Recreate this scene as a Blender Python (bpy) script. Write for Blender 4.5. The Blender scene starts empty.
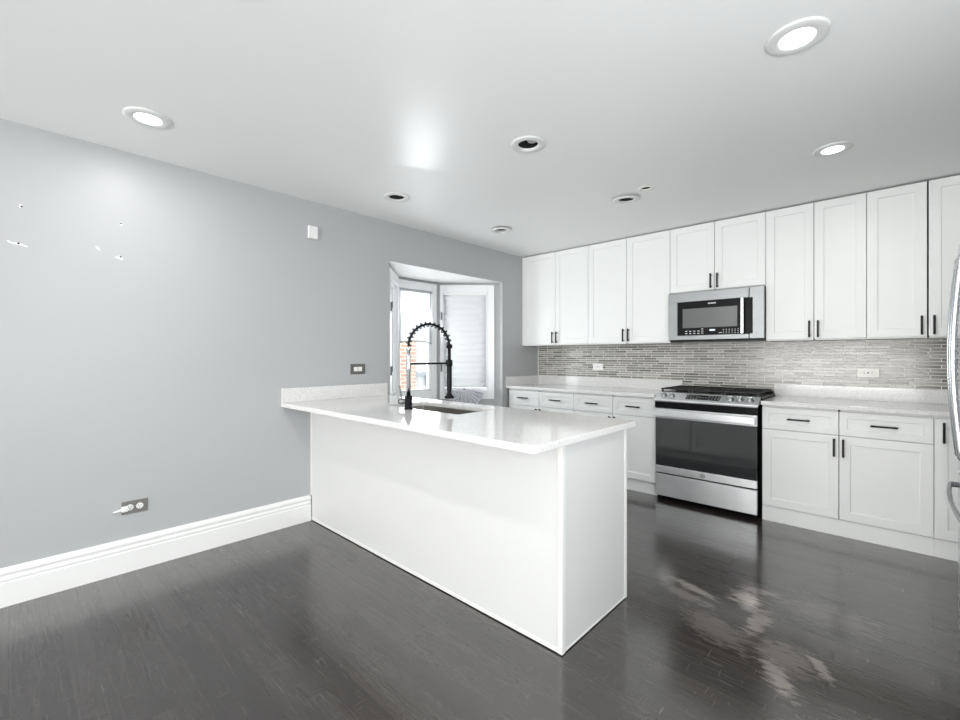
import bpy, bmesh, math, random
from mathutils import Vector, Matrix
random.seed(7)
S = bpy.context.scene
COL = S.collection
R = math.radians

# ---------------------------------------------------------------- camera, light, exposure
cam = bpy.data.cameras.new('camera'); camo = bpy.data.objects.new('camera', cam); COL.objects.link(camo)
camo.location = (3.2632, -4.5621, 1.2571)
camo.rotation_euler = (R(90), 0, 0.7524)
cam.sensor_fit = 'HORIZONTAL'; cam.sensor_width = 36
cam.lens = 36 * 440.594 / 960
cam.shift_y = -(360 - 355.9223) / 960
cam.clip_start = 0.02
S.camera = camo
S.view_settings.view_transform = 'Standard'; S.view_settings.look = 'None'
S.view_settings.gamma = 1; S.view_settings.exposure = 0.12
S.view_settings.use_curve_mapping = False

W = bpy.data.worlds.new('sky'); S.world = W; W.use_nodes = True
W.node_tree.nodes['Background'].inputs[0].default_value = (0.93, 0.97, 1.0, 1)
W.node_tree.nodes['Background'].inputs[1].default_value = 2.2

def area(name, loc, direction, sx, sy, energy, color=(1, 1, 1), spread=180):
    l = bpy.data.lights.new(name, 'AREA'); l.shape = 'RECTANGLE'; l.size = sx; l.size_y = sy
    l.energy = energy; l.color = color; l.spread = R(spread)
    o = bpy.data.objects.new(name, l); COL.objects.link(o); o.location = loc
    o.rotation_euler = Vector(direction).to_track_quat('-Z', 'Y').to_euler()
    return o
# daylight through the patio doors behind and the bay, plus added fill
area('daylight_patio_fill', (2.0, -10.62, 1.0), (0, 1, 1.7), 3.3, 1.9, 440, (1.0, 0.99, 0.97))  # tilted steeply up so it also fills the ceiling
area('side_fill', (4.4, -4.3, 1.35), (-1, 0, 0.2), 2.4, 1.5, 50, (0.97, 0.99, 1.0))  # added fill lamp from the right, lifts the faces turned that way
area('daylight_bay', (-1.5, -1.47, 1.25), (1, 0, 0.15), 2.2, 1.5, 60, (0.97, 0.99, 1.0))
area('daylight_bay_fill', (-.50, -1.47, 1.40), (1, 0, 0.2), .45, 1.1, 9.5, (0.97, 0.99, 1.0))  # extra lamp added inside the glass to brighten the bay soffit

# ---------------------------------------------------------------- materials
def mat(name, col=(.8, .8, .8), rough=.5, metal=0.0, spec=.5, coat=0, **kw):
    m = bpy.data.materials.new(name); m.use_nodes = True
    b = m.node_tree.nodes['Principled BSDF']
    b.inputs['Base Color'].default_value = (*col, 1)
    b.inputs['Roughness'].default_value = rough; b.inputs['Metallic'].default_value = metal
    b.inputs['Specular IOR Level'].default_value = spec; b.inputs['Coat Weight'].default_value = coat
    for k, v in kw.items(): b.inputs[k].default_value = v
    return m
def nt(m): return m.node_tree, m.node_tree.nodes['Principled BSDF']
def node(t, typ, ins=None, **props):
    n = t.nodes.new(typ)
    for k, v in props.items(): setattr(n, k, v)
    for k, v in (ins or {}).items():
        if isinstance(v, bpy.types.NodeSocket): t.links.new(v, n.inputs[k])
        else: n.inputs[k].default_value = v
    return n
def math_(t, op, a, b=0.0, c=None, clamp=False):
    n = t.nodes.new('ShaderNodeMath'); n.operation = op; n.use_clamp = clamp
    for i, v in enumerate([a, b] + ([c] if c is not None else [])):
        if isinstance(v, bpy.types.NodeSocket): t.links.new(v, n.inputs[i])
        else: n.inputs[i].default_value = v
    return n.outputs[0]
def mixc(t, fac, a, b, blend='MIX'):
    n = t.nodes.new('ShaderNodeMix'); n.data_type = 'RGBA'; n.blend_type = blend
    for i, v in ((0, fac), (6, a), (7, b)):
        if isinstance(v, bpy.types.NodeSocket): t.links.new(v, n.inputs[i])
        elif i == 0: n.inputs[0].default_value = v
        else: n.inputs[i].default_value = (*v, 1)
    return n.outputs[2]
def ramp(t, fac, pts):
    n = t.nodes.new('ShaderNodeValToRGB'); t.links.new(fac, n.inputs[0])
    e = n.color_ramp.elements
    while len(e) < len(pts): e.new(.5)
    for i, (p, v) in enumerate(pts):
        e[i].position = p; e[i].color = (v, v, v, 1) if not isinstance(v, tuple) else (*v, 1)
    return n.outputs[0]
def wpos(t):                                  # true position in the room
    return t.nodes.new('ShaderNodeNewGeometry').outputs['Position']
def bump(t, b, h, strength=.2, dist=.01):
    n = node(t, 'ShaderNodeBump', {'Strength': strength, 'Distance': dist, 'Height': h})
    t.links.new(n.outputs[0], b.inputs['Normal'])
def ellipse(t, pos, cx, cy, ax, ay, ang, noise, soft=.25, ragged=.9):
    mp = node(t, 'ShaderNodeMapping', {'Vector': pos, 'Location': (cx, cy, 0), 'Rotation': (0, 0, ang), 'Scale': (ax, ay, 1)}, vector_type='TEXTURE')
    sx = node(t, 'ShaderNodeSeparateXYZ', {0: mp.outputs[0]})
    d = math_(t, 'SQRT', math_(t, 'ADD', math_(t, 'MULTIPLY', sx.outputs[0], sx.outputs[0]), math_(t, 'MULTIPLY', sx.outputs[1], sx.outputs[1])))
    d = math_(t, 'ADD', d, math_(t, 'MULTIPLY', math_(t, 'SUBTRACT', noise, .5), ragged * 2))
    return math_(t, 'DIVIDE', math_(t, 'SUBTRACT', 1.0, d), soft, clamp=True)

M = {}
M['cabinet'] = mat('white_cabinet_paint', (.84, .85, .84), .38)
M['panel'] = mat('white_laminate_panel', (.68, .682, .675), .35)
M['panel_edge'] = mat('white_edge_strip', (.78, .78, .76), .35)
M['trim'] = mat('white_trim_paint', (.86, .86, .85), .3)
M['black'] = mat('black_metal', (.007, .007, .008), .3, spec=.12)
M['black_plastic'] = mat('black_plastic', (.008, .008, .009), .3, spec=.1)
M['black_glass'] = mat('black_glass', (.02, .022, .024), .06, spec=.5, IOR=2.4)
M['iron'] = mat('cast_iron', (.012, .012, .012), .55)
M['chrome'] = mat('chrome', (.72, .73, .75), .2, 1)
M['white_plastic'] = mat('white_plastic', (.86, .86, .85), .3)
M['cream_plastic'] = mat('cream_plastic', (.86, .85, .79), .3)
M['plate_steel'] = mat('brushed_wall_plate', (.22, .21, .195), .4, .7)
M['dark_slot'] = mat('dark_slot', (.02, .02, .02), .6)
M['sash'] = mat('white_window_vinyl', (.86, .87, .88), .3)
M['spackle'] = mat('white_spackle', (.9, .9, .89), .7)
M['soffit'] = mat('grey_soffit_band', (.42, .43, .44), .6)
M['can'] = mat('black_can', (.02, .02, .02), .5)
M['bulb'] = mat('grey_bulb_glass', (.6, .6, .59), .25)
M['gasket'] = mat('grey_gasket', (.18, .19, .2), .5)
M['light_trim'] = mat('white_light_trim', (.76, .77, .76), .35)
M['text_white'] = mat('white_print', (.75, .76, .77), .5)
M['ground'] = mat('outdoor_concrete', (.55, .55, .53), .9)
M['fence'] = mat('white_fence_paint', (.8, .8, .82), .5)
M['fence_rail'] = mat('grey_rail_paint', (.45, .46, .5), .5)

def m_wall():
    m = mat('grey_wall_paint', (.47, .48, .487), .42, spec=.45); t, b = nt(m)
    p = wpos(t)
    n = node(t, 'ShaderNodeTexNoise', {'Vector': p, 'Scale': 140, 'Detail': 3})
    bump(t, b, n.outputs['Fac'], .05, .004)
    n2 = node(t, 'ShaderNodeTexNoise', {'Vector': p, 'Scale': 1.2, 'Detail': 3})
    t.links.new(mixc(t, n2.outputs['Fac'], (.444, .453, .461), (.460, .469, .477)), b.inputs['Base Color'])
    # paler repainted rectangle under the low outlet
    s = node(t, 'ShaderNodeSeparateXYZ', {0: p})
    def band(v, lo, hi): return math_(t, 'MULTIPLY', math_(t, 'GREATER_THAN', v, lo), math_(t, 'LESS_THAN', v, hi))
    k = math_(t, 'MULTIPLY', band(s.outputs[1], -4.16, -4.06), band(s.outputs[2], .20, .335))
    t.links.new(mixc(t, math_(t, 'MULTIPLY', k, .5), b.inputs['Base Color'].links[0].from_socket, (.45, .475, .475)), b.inputs['Base Color'])
    return m
M['wall'] = m_wall()
def m_ceiling():
    m = mat('white_ceiling_paint', (.88, .89, .885), .45); t, b = nt(m)
    p = wpos(t)
    n = node(t, 'ShaderNodeTexNoise', {'Vector': p, 'Scale': 90, 'Detail': 3})
    bump(t, b, n.outputs['Fac'], .04, .004)
    # a glossier, ragged patch of a different paint
    mp = node(t, 'ShaderNodeMapping', {'Vector': p, 'Location': (1.12, -2.78, 0), 'Rotation': (0, 0, R(-34))}, vector_type='TEXTURE')
    q = node(t, 'ShaderNodeSeparateXYZ', {0: mp.outputs[0]})
    st = node(t, 'ShaderNodeTexWhiteNoise', {'W': math_(t, 'FLOOR', math_(t, 'MULTIPLY', q.outputs[1], 16.0))}, noise_dimensions='1D')
    wv = node(t, 'ShaderNodeTexNoise', {'Vector': p, 'Scale': 16.0, 'Detail': 3})
    ed = math_(t, 'ADD', q.outputs[0], math_(t, 'ADD', math_(t, 'MULTIPLY', st.outputs['Value'], .035), math_(t, 'MULTIPLY', wv.outputs['Fac'], .05)))
    e = math_(t, 'MULTIPLY', math_(t, 'DIVIDE', ed, .006, clamp=True), math_(t, 'DIVIDE', math_(t, 'SUBTRACT', .95, q.outputs[0]), .5, clamp=True))
    e = math_(t, 'MULTIPLY', e, math_(t, 'DIVIDE', math_(t, 'SUBTRACT', .55, math_(t, 'ABSOLUTE', q.outputs[1])), .3, clamp=True))
    br_ = node(t, 'ShaderNodeTexNoise', {'Vector': node(t, 'ShaderNodeMapping', {'Vector': mp.outputs[0], 'Scale': (5, 30, 1)}).outputs[0], 'Scale': 1.0, 'Detail': 3})
    e = math_(t, 'MULTIPLY', e, math_(t, 'ADD', .7, math_(t, 'MULTIPLY', br_.outputs['Fac'], .4)))
    t.links.new(mixc(t, e, (.88, .89, .885), (.88, .89, .885)), b.inputs['Base Color'])
    t.links.new(math_(t, 'SUBTRACT', .45, math_(t, 'MULTIPLY', e, .17)), b.inputs['Roughness'])
    return m
M['ceiling'] = m_ceiling()
def m_quartz():
    m = mat('white_quartz', (.8, .79, .78), .09, spec=.55); t, b = nt(m)
    p = wpos(t)
    v = node(t, 'ShaderNodeTexVoronoi', {'Vector': p, 'Scale': 230.0})
    s = node(t, 'ShaderNodeSeparateColor', {0: v.outputs['Color']})
    c = ramp(t, s.outputs[0], [(0, (.54, .525, .51)), (.12, (.67, .66, .65)), (.5, (.74, .735, .725)), (1, (.82, .82, .815))])
    n = node(t, 'ShaderNodeTexNoise', {'Vector': p, 'Scale': 9, 'Detail': 4})
    t.links.new(mixc(t, math_(t, 'MULTIPLY', n.outputs['Fac'], .25), c, (.79, .785, .78)), b.inputs['Base Color'])
    return m
M['quartz'] = m_quartz()
def m_floor():
    m = mat('dark_oak_floor', (.05, .045, .04), .35, spec=.12, coat=1.0, **{'Coat IOR': 1.92, 'Coat Roughness': .15}); t, b = nt(m)
    p = wpos(t)
    br = node(t, 'ShaderNodeTexBrick', {'Vector': p, 'Color1': (0, 0, 0, 1), 'Color2': (1, 1, 1, 1), 'Mortar': (.5, .5, .5, 1), 'Scale': 1.0,
              'Mortar Size': .0012, 'Mortar Smooth': .1, 'Bias': 0, 'Brick Width': .85, 'Row Height': .083}, offset=.37, offset_frequency=3)
    sep = node(t, 'ShaderNodeSeparateColor', {0: br.outputs['Color']})
    base = ramp(t, sep.outputs[0], [(0, (.017, .013, .011)), (.5, (.023, .018, .0155)), (1, (.030, .024, .021))])
    g = node(t, 'ShaderNodeTexNoise', {'Vector': node(t, 'ShaderNodeMapping', {'Vector': p, 'Scale': (2.2, 60, 1)}).outputs[0], 'Scale': 1, 'Detail': 5, 'Roughness': .6})
    base = mixc(t, ramp(t, g.outputs['Fac'], [(.45, 0.0), (.8, .4)]), base, (.070, .060, .054))
    # fine pale scratches along and across the boards
    scr = node(t, 'ShaderNodeTexNoise', {'Vector': node(t, 'ShaderNodeMapping', {'Vector': p, 'Scale': (6, 170, 1)}).outputs[0], 'Scale': 1, 'Detail': 2})
    scr2 = node(t, 'ShaderNodeTexNoise', {'Vector': node(t, 'ShaderNodeMapping', {'Vector': p, 'Scale': (120, 10, 1), 'Rotation': (0, 0, R(9))}).outputs[0], 'Scale': 1, 'Detail': 2})
    area_n = node(t, 'ShaderNodeTexNoise', {'Vector': p, 'Scale': 2.3, 'Detail': 4})
    sc = math_(t, 'MAXIMUM', ramp(t, scr.outputs['Fac'], [(.645, 0.0), (.70, 1.0)]), ramp(t, scr2.outputs['Fac'], [(.66, 0.0), (.71, 1.0)]))
    sc = math_(t, 'MULTIPLY', sc, ramp(t, area_n.outputs['Fac'], [(.42, .1), (.66, 1.0)]))
    base = mixc(t, math_(t, 'MULTIPLY', sc, .36), base, (.24, .215, .195))
    # worn-through patches near the range
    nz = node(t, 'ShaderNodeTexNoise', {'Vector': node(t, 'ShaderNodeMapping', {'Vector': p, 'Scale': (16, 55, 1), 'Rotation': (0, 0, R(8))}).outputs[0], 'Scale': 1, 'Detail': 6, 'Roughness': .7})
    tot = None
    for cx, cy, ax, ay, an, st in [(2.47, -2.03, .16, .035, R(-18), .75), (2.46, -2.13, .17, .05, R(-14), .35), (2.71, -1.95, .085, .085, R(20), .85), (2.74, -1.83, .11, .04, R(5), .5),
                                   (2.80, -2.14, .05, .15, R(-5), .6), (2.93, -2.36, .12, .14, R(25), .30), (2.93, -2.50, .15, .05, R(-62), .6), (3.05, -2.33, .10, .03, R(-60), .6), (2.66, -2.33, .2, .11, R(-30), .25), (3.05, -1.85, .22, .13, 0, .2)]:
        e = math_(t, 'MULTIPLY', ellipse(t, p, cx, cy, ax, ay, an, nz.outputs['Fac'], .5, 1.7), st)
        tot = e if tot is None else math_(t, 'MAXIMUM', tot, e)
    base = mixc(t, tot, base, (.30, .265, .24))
    base = mixc(t, math_(t, 'MULTIPLY', br.outputs['Fac'], .8), base, (.008, .007, .006))
    t.links.new(base, b.inputs['Base Color'])
    r = math_(t, 'ADD', math_(t, 'MULTIPLY', area_n.outputs['Fac'], .12), .24)
    r = math_(t, 'ADD', r, math_(t, 'MULTIPLY', tot, .25))
    t.links.new(r, b.inputs['Roughness'])
    h = math_(t, 'SUBTRACT', math_(t, 'MULTIPLY', g.outputs['Fac'], .35), br.outputs['Fac'])
    h = math_(t, 'SUBTRACT', h, math_(t, 'MULTIPLY', sc, .4))
    bump(t, b, h, .12, .003)
    return m
M['floor'] = m_floor()
def m_tile():
    m = mat('taupe_glass_mosaic', (.4, .38, .35), .12, spec=.5); t, b = nt(m)
    p = wpos(t); s = node(t, 'ShaderNodeSeparateXYZ', {0: p})
    v = node(t, 'ShaderNodeCombineXYZ', {0: math_(t, 'ADD', s.outputs[0], s.outputs[1]), 1: s.outputs[2], 2: 0.0})
    br = node(t, 'ShaderNodeTexBrick', {'Vector': v.outputs[0], 'Color1': (0, 0, 0, 1), 'Color2': (1, 1, 1, 1), 'Mortar': (.5, .5, .5, 1), 'Scale': 1.0,
              'Mortar Size': .0022, 'Mortar Smooth': .1, 'Bias': 0, 'Brick Width': .135, 'Row Height': .0248}, offset=.41, offset_frequency=2, squash=1.7, squash_frequency=3)
    sep = node(t, 'ShaderNodeSeparateColor', {0: br.outputs['Color']})
    c = ramp(t, sep.outputs[0], [(0, (.13, .123, .108)), (.35, (.22, .21, .188)), (.7, (.31, .295, .268)), (1, (.41, .395, .36))])
    c = mixc(t, br.outputs['Fac'], c, (.84, .83, .80))
    t.links.new(c, b.inputs['Base Color'])
    t.links.new(math_(t, 'ADD', .2, math_(t, 'MULTIPLY', br.outputs['Fac'], .5)), b.inputs['Roughness'])
    n = node(t, 'ShaderNodeTexNoise', {'Vector': node(t, 'ShaderNodeMapping', {'Vector': p, 'Scale': (14, 14, 60)}).outputs[0], 'Scale': 1, 'Detail': 2})
    bump(t, b, math_(t, 'ADD', math_(t, 'SUBTRACT', math_(t, 'MULTIPLY', n.outputs['Fac'], .5), br.outputs['Fac']), math_(t, 'MULTIPLY', sep.outputs[0], .4)), .35, .002)
    return m
M['tile'] = m_tile()
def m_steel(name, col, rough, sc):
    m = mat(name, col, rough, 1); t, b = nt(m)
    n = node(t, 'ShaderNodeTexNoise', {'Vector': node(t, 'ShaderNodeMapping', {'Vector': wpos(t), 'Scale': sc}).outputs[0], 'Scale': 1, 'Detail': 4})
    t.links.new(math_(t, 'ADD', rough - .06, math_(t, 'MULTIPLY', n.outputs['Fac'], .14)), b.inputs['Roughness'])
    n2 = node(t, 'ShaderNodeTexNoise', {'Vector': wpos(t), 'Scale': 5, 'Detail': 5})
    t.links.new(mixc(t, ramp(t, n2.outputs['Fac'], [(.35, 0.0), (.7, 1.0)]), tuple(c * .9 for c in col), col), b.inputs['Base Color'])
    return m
M['steel'] = m_steel('brushed_stainless', (.92, .93, .94), .48, (3, 3, 420))
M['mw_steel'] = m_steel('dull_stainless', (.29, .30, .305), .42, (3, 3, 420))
M['sink_steel'] = m_steel('satin_sink_steel', (.50, .48, .45), .33, (300, 6, 6))
M['fridge_steel'] = m_steel('fridge_stainless', (.6, .61, .63), .25, (3, 3, 420))
def m_brick():
    m = mat('red_brick', (.5, .2, .12), .85); t, b = nt(m)
    s = node(t, 'ShaderNodeSeparateXYZ', {0: wpos(t)})
    v = node(t, 'ShaderNodeCombineXYZ', {0: math_(t, 'ADD', s.outputs[0], s.outputs[1]), 1: s.outputs[2], 2: 0.0})
    br = node(t, 'ShaderNodeTexBrick', {'Vector': v.outputs[0], 'Color1': (.60, .36, .27, 1), 'Color2': (.70, .46, .35, 1), 'Mortar': (.8, .75, .68, 1), 'Scale': 1,
              'Mortar Size': .012, 'Brick Width': .21, 'Row Height': .075})
    t.links.new(br.outputs[0], b.inputs['Base Color'])
    bump(t, b, math_(t, 'SUBTRACT', 1.0, br.outputs['Fac']), .6, .01)
    return m
M['brick'] = m_brick()
def m_glass():
    m = bpy.data.materials.new('window_glass'); m.use_nodes = True; t = m.node_tree; t.nodes.remove(t.nodes['Principled BSDF'])
    f = node(t, 'ShaderNodeFresnel', {'IOR': 1.45})
    tr = node(t, 'ShaderNodeBsdfTransparent', {'Color': (.95, .97, .97, 1)}); gl = node(t, 'ShaderNodeBsdfGlossy', {'Roughness': .02})
    mx = node(t, 'ShaderNodeMixShader', {0: f.outputs[0], 1: tr.outputs[0], 2: gl.outputs[0]})
    t.links.new(mx.outputs[0], t.nodes['Material Output'].inputs[0]); return m
M['glass'] = m_glass()
def m_cloth(name, col, trans, openness, weave):
    m = bpy.data.materials.new(name); m.use_nodes = True; t = m.node_tree; t.nodes.remove(t.nodes['Principled BSDF'])
    d = node(t, 'ShaderNodeBsdfDiffuse', {'Color': (*col, 1)}); tl = node(t, 'ShaderNodeBsdfTranslucent', {'Color': (*col, 1)})
    mx = node(t, 'ShaderNodeMixShader', {0: trans, 1: d.outputs[0], 2: tl.outputs[0]})
    out = mx.outputs[0]
    if openness:
        tr = node(t, 'ShaderNodeBsdfTransparent')
        fac = openness
        if weave:
            s = node(t, 'ShaderNodeSeparateXYZ', {0: wpos(t)})
            nn = node(t, 'ShaderNodeTexNoise', {'Vector': node(t, 'ShaderNodeMapping', {'Vector': wpos(t), 'Scale': (90, 90, 8)}).outputs[0], 'Scale': 1, 'Detail': 2})
            n3 = node(t, 'ShaderNodeTexNoise', {'Vector': node(t, 'ShaderNodeMapping', {'Vector': wpos(t), 'Scale': (8, 8, 90)}).outputs[0], 'Scale': 1, 'Detail': 2})
            fac = math_(t, 'MULTIPLY', math_(t, 'MULTIPLY', ramp(t, nn.outputs['Fac'], [(.35, 0.2), (.65, 1.0)]), ramp(t, n3.outputs['Fac'], [(.35, .2), (.65, 1.0)])), openness * 2)
        m2 = node(t, 'ShaderNodeMixShader', {0: fac, 1: out, 2: tr.outputs[0]}); out = m2.outputs[0]
    t.links.new(out, t.nodes['Material Output'].inputs[0]); return m
M['sheer'] = m_cloth('sheer_white_weave', (.80, .82, .84), .04, .03, True)
M['blind'] = m_cloth('white_blind_fabric', (.84, .85, .86), .16, 0, False)
M['fan'] = m_cloth('white_pleated_paper', (.88, .88, .92), .08, 0, False)
def m_emit(name, col, st):
    m = bpy.data.materials.new(name); m.use_nodes = True; t = m.node_tree; t.nodes.remove(t.nodes['Principled BSDF'])
    e = node(t, 'ShaderNodeEmission', {'Color': (*col, 1), 'Strength': st}); t.links.new(e.outputs[0], t.nodes['Material Output'].inputs[0]); return m
M['lamp'] = m_emit('lit_lens', (1, .99, .97), 9)
M['lcd'] = m_emit('lit_display', (.85, .95, 1), 1.1)

# ---------------------------------------------------------------- mesh helpers
def box(bm, x0, x1, y0, y1, z0, z1, bev=0.0, seg=2):
    r = bmesh.ops.create_cube(bm, size=1)
    vs = r['verts']
    for v in vs:
        v.co = Vector(((x0 + x1) / 2 + v.co.x * abs(x1 - x0), (y0 + y1) / 2 + v.co.y * abs(y1 - y0), (z0 + z1) / 2 + v.co.z * abs(z1 - z0)))
    if bev:
        es = list({e for v in vs for e in v.link_edges})
        bmesh.ops.bevel(bm, geom=es, offset=bev, segments=seg, affect='EDGES', profile=.5)
    return bm
def tube(bm, pts, rad, seg=12, cap=True, closed=False):
    pts = [Vector(p) for p in pts]; n = len(pts)
    rads = rad if isinstance(rad, (list, tuple)) else [rad] * n
    rings = []; up = None
    for i, p in enumerate(pts):
        if closed: tg = (pts[(i + 1) % n] - pts[i - 1]).normalized()
        else: tg = (pts[min(i + 1, n - 1)] - pts[max(i - 1, 0)]).normalized()
        if up is None:
            up = Vector((0, 0, 1)) if abs(tg.z) < .9 else Vector((1, 0, 0))
        a = (up - tg * up.dot(tg)).normalized(); up = a; b = tg.cross(a)
        rings.append([bm.verts.new(p + (a * math.cos(2 * math.pi * k / seg) + b * math.sin(2 * math.pi * k / seg)) * rads[i]) for k in range(seg)])
    m = n if closed else n - 1
    for i in range(m):
        r0, r1 = rings[i], rings[(i + 1) % n]
        for k in range(seg):
            f = bm.faces.new((r0[k], r0[(k + 1) % seg], r1[(k + 1) % seg], r1[k])); f.smooth = True
    if cap and not closed:
        bm.faces.new(rings[0][::-1]); bm.faces.new(rings[-1])
    return bm
def lathe(bm, prof, center, axis=(0, 0, 1), seg=32, cap0=True, cap1=True, smooth=True):
    ax = Vector(axis).normalized(); q = ax.to_track_quat('Z', 'Y'); c = Vector(center); rings = []
    for r, h in prof:
        rings.append([bm.verts.new(c + q @ Vector((r * math.cos(2 * math.pi * k / seg), r * math.sin(2 * math.pi * k / seg), h))) for k in range(seg)])
    for i in range(len(rings) - 1):
        for k in range(seg):
            f = bm.faces.new((rings[i][k], rings[i][(k + 1) % seg], rings[i + 1][(k + 1) % seg], rings[i + 1][k])); f.smooth = smooth
    if cap0: bm.faces.new(rings[0][::-1])
    if cap1: bm.faces.new(rings[-1])
    return bm
def prism(bm, poly, axis, a, b):
    """poly: 2-D outline; extruded along axis 0/1/2 from a to b"""
    def P(q, h):
        return Vector({0: (h, q[0], q[1]), 1: (q[0], h, q[1]), 2: (q[0], q[1], h)}[axis])
    v0 = [bm.verts.new(P(q, a)) for q in poly]; v1 = [bm.verts.new(P(q, b)) for q in poly]
    n = len(poly)
    fs = [bm.faces.new(v0), bm.faces.new(v1[::-1])]
    for i in range(n): fs.append(bm.faces.new((v0[i], v1[i], v1[(i + 1) % n], v0[(i + 1) % n])))
    bmesh.ops.recalc_face_normals(bm, faces=fs)
    return bm
def slab_with_holes(bm, outer, holes, z0, z1):
    es = []
    for loop in [outer] + holes:
        vs = [bm.verts.new((x, y, z0)) for x, y in loop]
        es += [bm.edges.new((vs[i], vs[(i + 1) % len(vs)])) for i in range(len(vs))]
    r = bmesh.ops.triangle_fill(bm, edges=es, use_beauty=True)
    fs = [g for g in r['geom'] if isinstance(g, bmesh.types.BMFace)]
    ex = bmesh.ops.extrude_face_region(bm, geom=fs)
    for g in ex['geom']:
        if isinstance(g, bmesh.types.BMVert): g.co.z = z1
    bmesh.ops.recalc_face_normals(bm, faces=bm.faces[:])
    return bm
def rrect(x0, x1, y0, y1, r, n=5):
    out = []
    for cx, cy, a0 in ((x1 - r, y1 - r, 0), (x0 + r, y1 - r, 90), (x0 + r, y0 + r, 180), (x1 - r, y0 + r, 270)):
        for k in range(n + 1):
            a = R(a0 + 90 * k / n); out.append((cx + r * math.cos(a), cy + r * math.sin(a)))
    return out
def circle(cx, cy, r, n=32): return [(cx + r * math.cos(2 * math.pi * k / n), cy + r * math.sin(2 * math.pi * k / n)) for k in range(n)]

ORG = {}                                       # world origin of every object
def link(name, bm, m, parent=None, origin=None):
    """finish a bmesh given in world coordinates as ONE object"""
    vs = [v.co for v in bm.verts]
    if origin is None:
        lo = Vector((min(v.x for v in vs), min(v.y for v in vs), min(v.z for v in vs))); hi = Vector((max(v.x for v in vs), max(v.y for v in vs), max(v.z for v in vs)))
        origin = (lo + hi) / 2
        if parent is None: origin.z = lo.z
    origin = Vector(origin)
    for v in bm.verts: v.co -= origin
    me = bpy.data.meshes.new(name); bm.to_mesh(me); bm.free()
    me.materials.append(M[m] if isinstance(m, str) else m)
    o = bpy.data.objects.new(name, me); COL.objects.link(o)
    o.location = origin - (ORG[parent] if parent else Vector((0, 0, 0)))
    if parent: o.parent = parent
    ORG[o] = origin
    return o
def part(name, bm, m, parent, label=None):
    o = link(name, bm, m, parent)
    if label: o['label'] = label
    return o
def thing(name, label, cat, loc, group=None):
    o = bpy.data.objects.new(name, None); COL.objects.link(o); o.location = loc; o.empty_display_size = .1
    ORG[o] = Vector(loc); o['label'] = label; o['category'] = cat
    if group: o['group'] = group
    return o
def tag(o, label, cat, group=None, kind=None):
    o['label'] = label; o['category'] = cat
    if group: o['group'] = group
    if kind: o['kind'] = kind
    return o
def struct(name, bm, m, label=None, cat=None):
    o = link(name, bm, m, None, (0, 0, 0)); o['kind'] = 'structure'
    if label: o['label'] = label
    if cat: o['category'] = cat
    return o
NB = bmesh.new
def bx(*a, **k): return box(NB(), *a, **k)

# ---------------------------------------------------------------- the room
H = 2.4476; XR = 4.25; YR = -10.5
BZ0, BZ1 = .66, 2.10                            # bay opening
BY0, BY1 = -2.255, -.70
struct('floor', bx(0, XR, YR, 0, -.05, 0), 'floor', 'scratched dark stained plank floor', 'floor')

LIT = [(.544, -4.088), (3.003, -2.553), (3.012, -1.326)]
OFF = [(1.768, -2.570), (.552, -2.580), (.583, -1.410), (1.790, -1.368)]
SMALL = (1.988, -1.476)
holes = [circle(x, y, .068) for x, y in OFF] + [circle(*SMALL, .030, 20)]
struct('ceiling', slab_with_holes(NB(), [(0, YR), (XR, YR), (XR, 0), (0, 0)], holes, H, H + .03), 'ceiling', 'flat white ceiling with a glossy patch', 'ceiling')

wl = NB()
T = .04
box(wl, -T, 0, YR, BY0, 0, H); box(wl, -T, 0, BY1, 0, 0, H); box(wl, -T, 0, BY0, BY1, 0, BZ0); box(wl, -T, 0, BY0, BY1, BZ1, H)
struct('wall_left', wl, 'wall', 'plain grey painted wall left of the kitchen', 'wall')
struct('wall_back', bx(0, XR, 0, .12, 0, H), 'wall', 'wall behind the kitchen cabinets', 'wall')
wr = NB()
box(wr, XR, XR + .12, -3.05, .12, 0, H); box(wr, XR, XR + .12, YR, -5.55, 0, H)
box(wr, XR, XR + .12, -5.55, -3.05, 0, .6); box(wr, XR, XR + .12, -5.55, -3.05, 2.15, H)
struct('wall_right', wr, 'wall')
wb = NB()
box(wb, 0, .3, YR - .12, YR, 0, H); box(wb, 3.7, XR, YR - .12, YR, 0, H); box(wb, .3, 3.7, YR - .12, YR, 2.25, H)
struct('wall_rear', wb, 'wall')
# patio door frame behind the camera; side window added to go with the fill lamp
d = NB()
box(d, .3, 3.7, YR - .09, YR - .03, .0, .08); box(d, .3, 3.7, YR - .09, YR - .03, 2.17, 2.25)
for x in (.3, 1.96, 3.62): box(d, x, x + .08, YR - .09, YR - .03, .08, 2.17)
struct('door_1', d, 'sash')
d = NB()
for y in (-5.55, -4.34, -3.13): box(d, XR + .03, XR + .09, y, y + .08, .68, 2.07)
box(d, XR + .03, XR + .09, -5.55, -3.05, .6, .68); box(d, XR + .03, XR + .09, -5.55, -3.05, 2.07, 2.15)
struct('window_4', d, 'sash')

# baseboard: moulded profile run along the left wall
prof = [(0, 0), (.020, 0), (.020, .118), (.017, .123), (.017, .128), (.020, .131), (.020, .140), (.012, .147), (.012, .156), (.019, .163), (.019, .173), (.015, .182), (.007, .190), (0, .192)]
bb = NB(); v0 = [bb.verts.new((x, YR, z)) for x, z in prof]; v1 = [bb.verts.new((x, -2.985, z)) for x, z in prof]
bb.faces.new(v0); bb.faces.new(v1[::-1])
for i in range(len(prof)): bb.faces.new((v0[i], v1[i], v1[(i + 1) % len(prof)], v0[(i + 1) % len(prof)]))
bmesh.ops.recalc_face_normals(bb, faces=bb.faces[:])
struct('baseboard_left', bb, 'trim', 'white moulded baseboard along the grey wall', 'baseboard')

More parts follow.
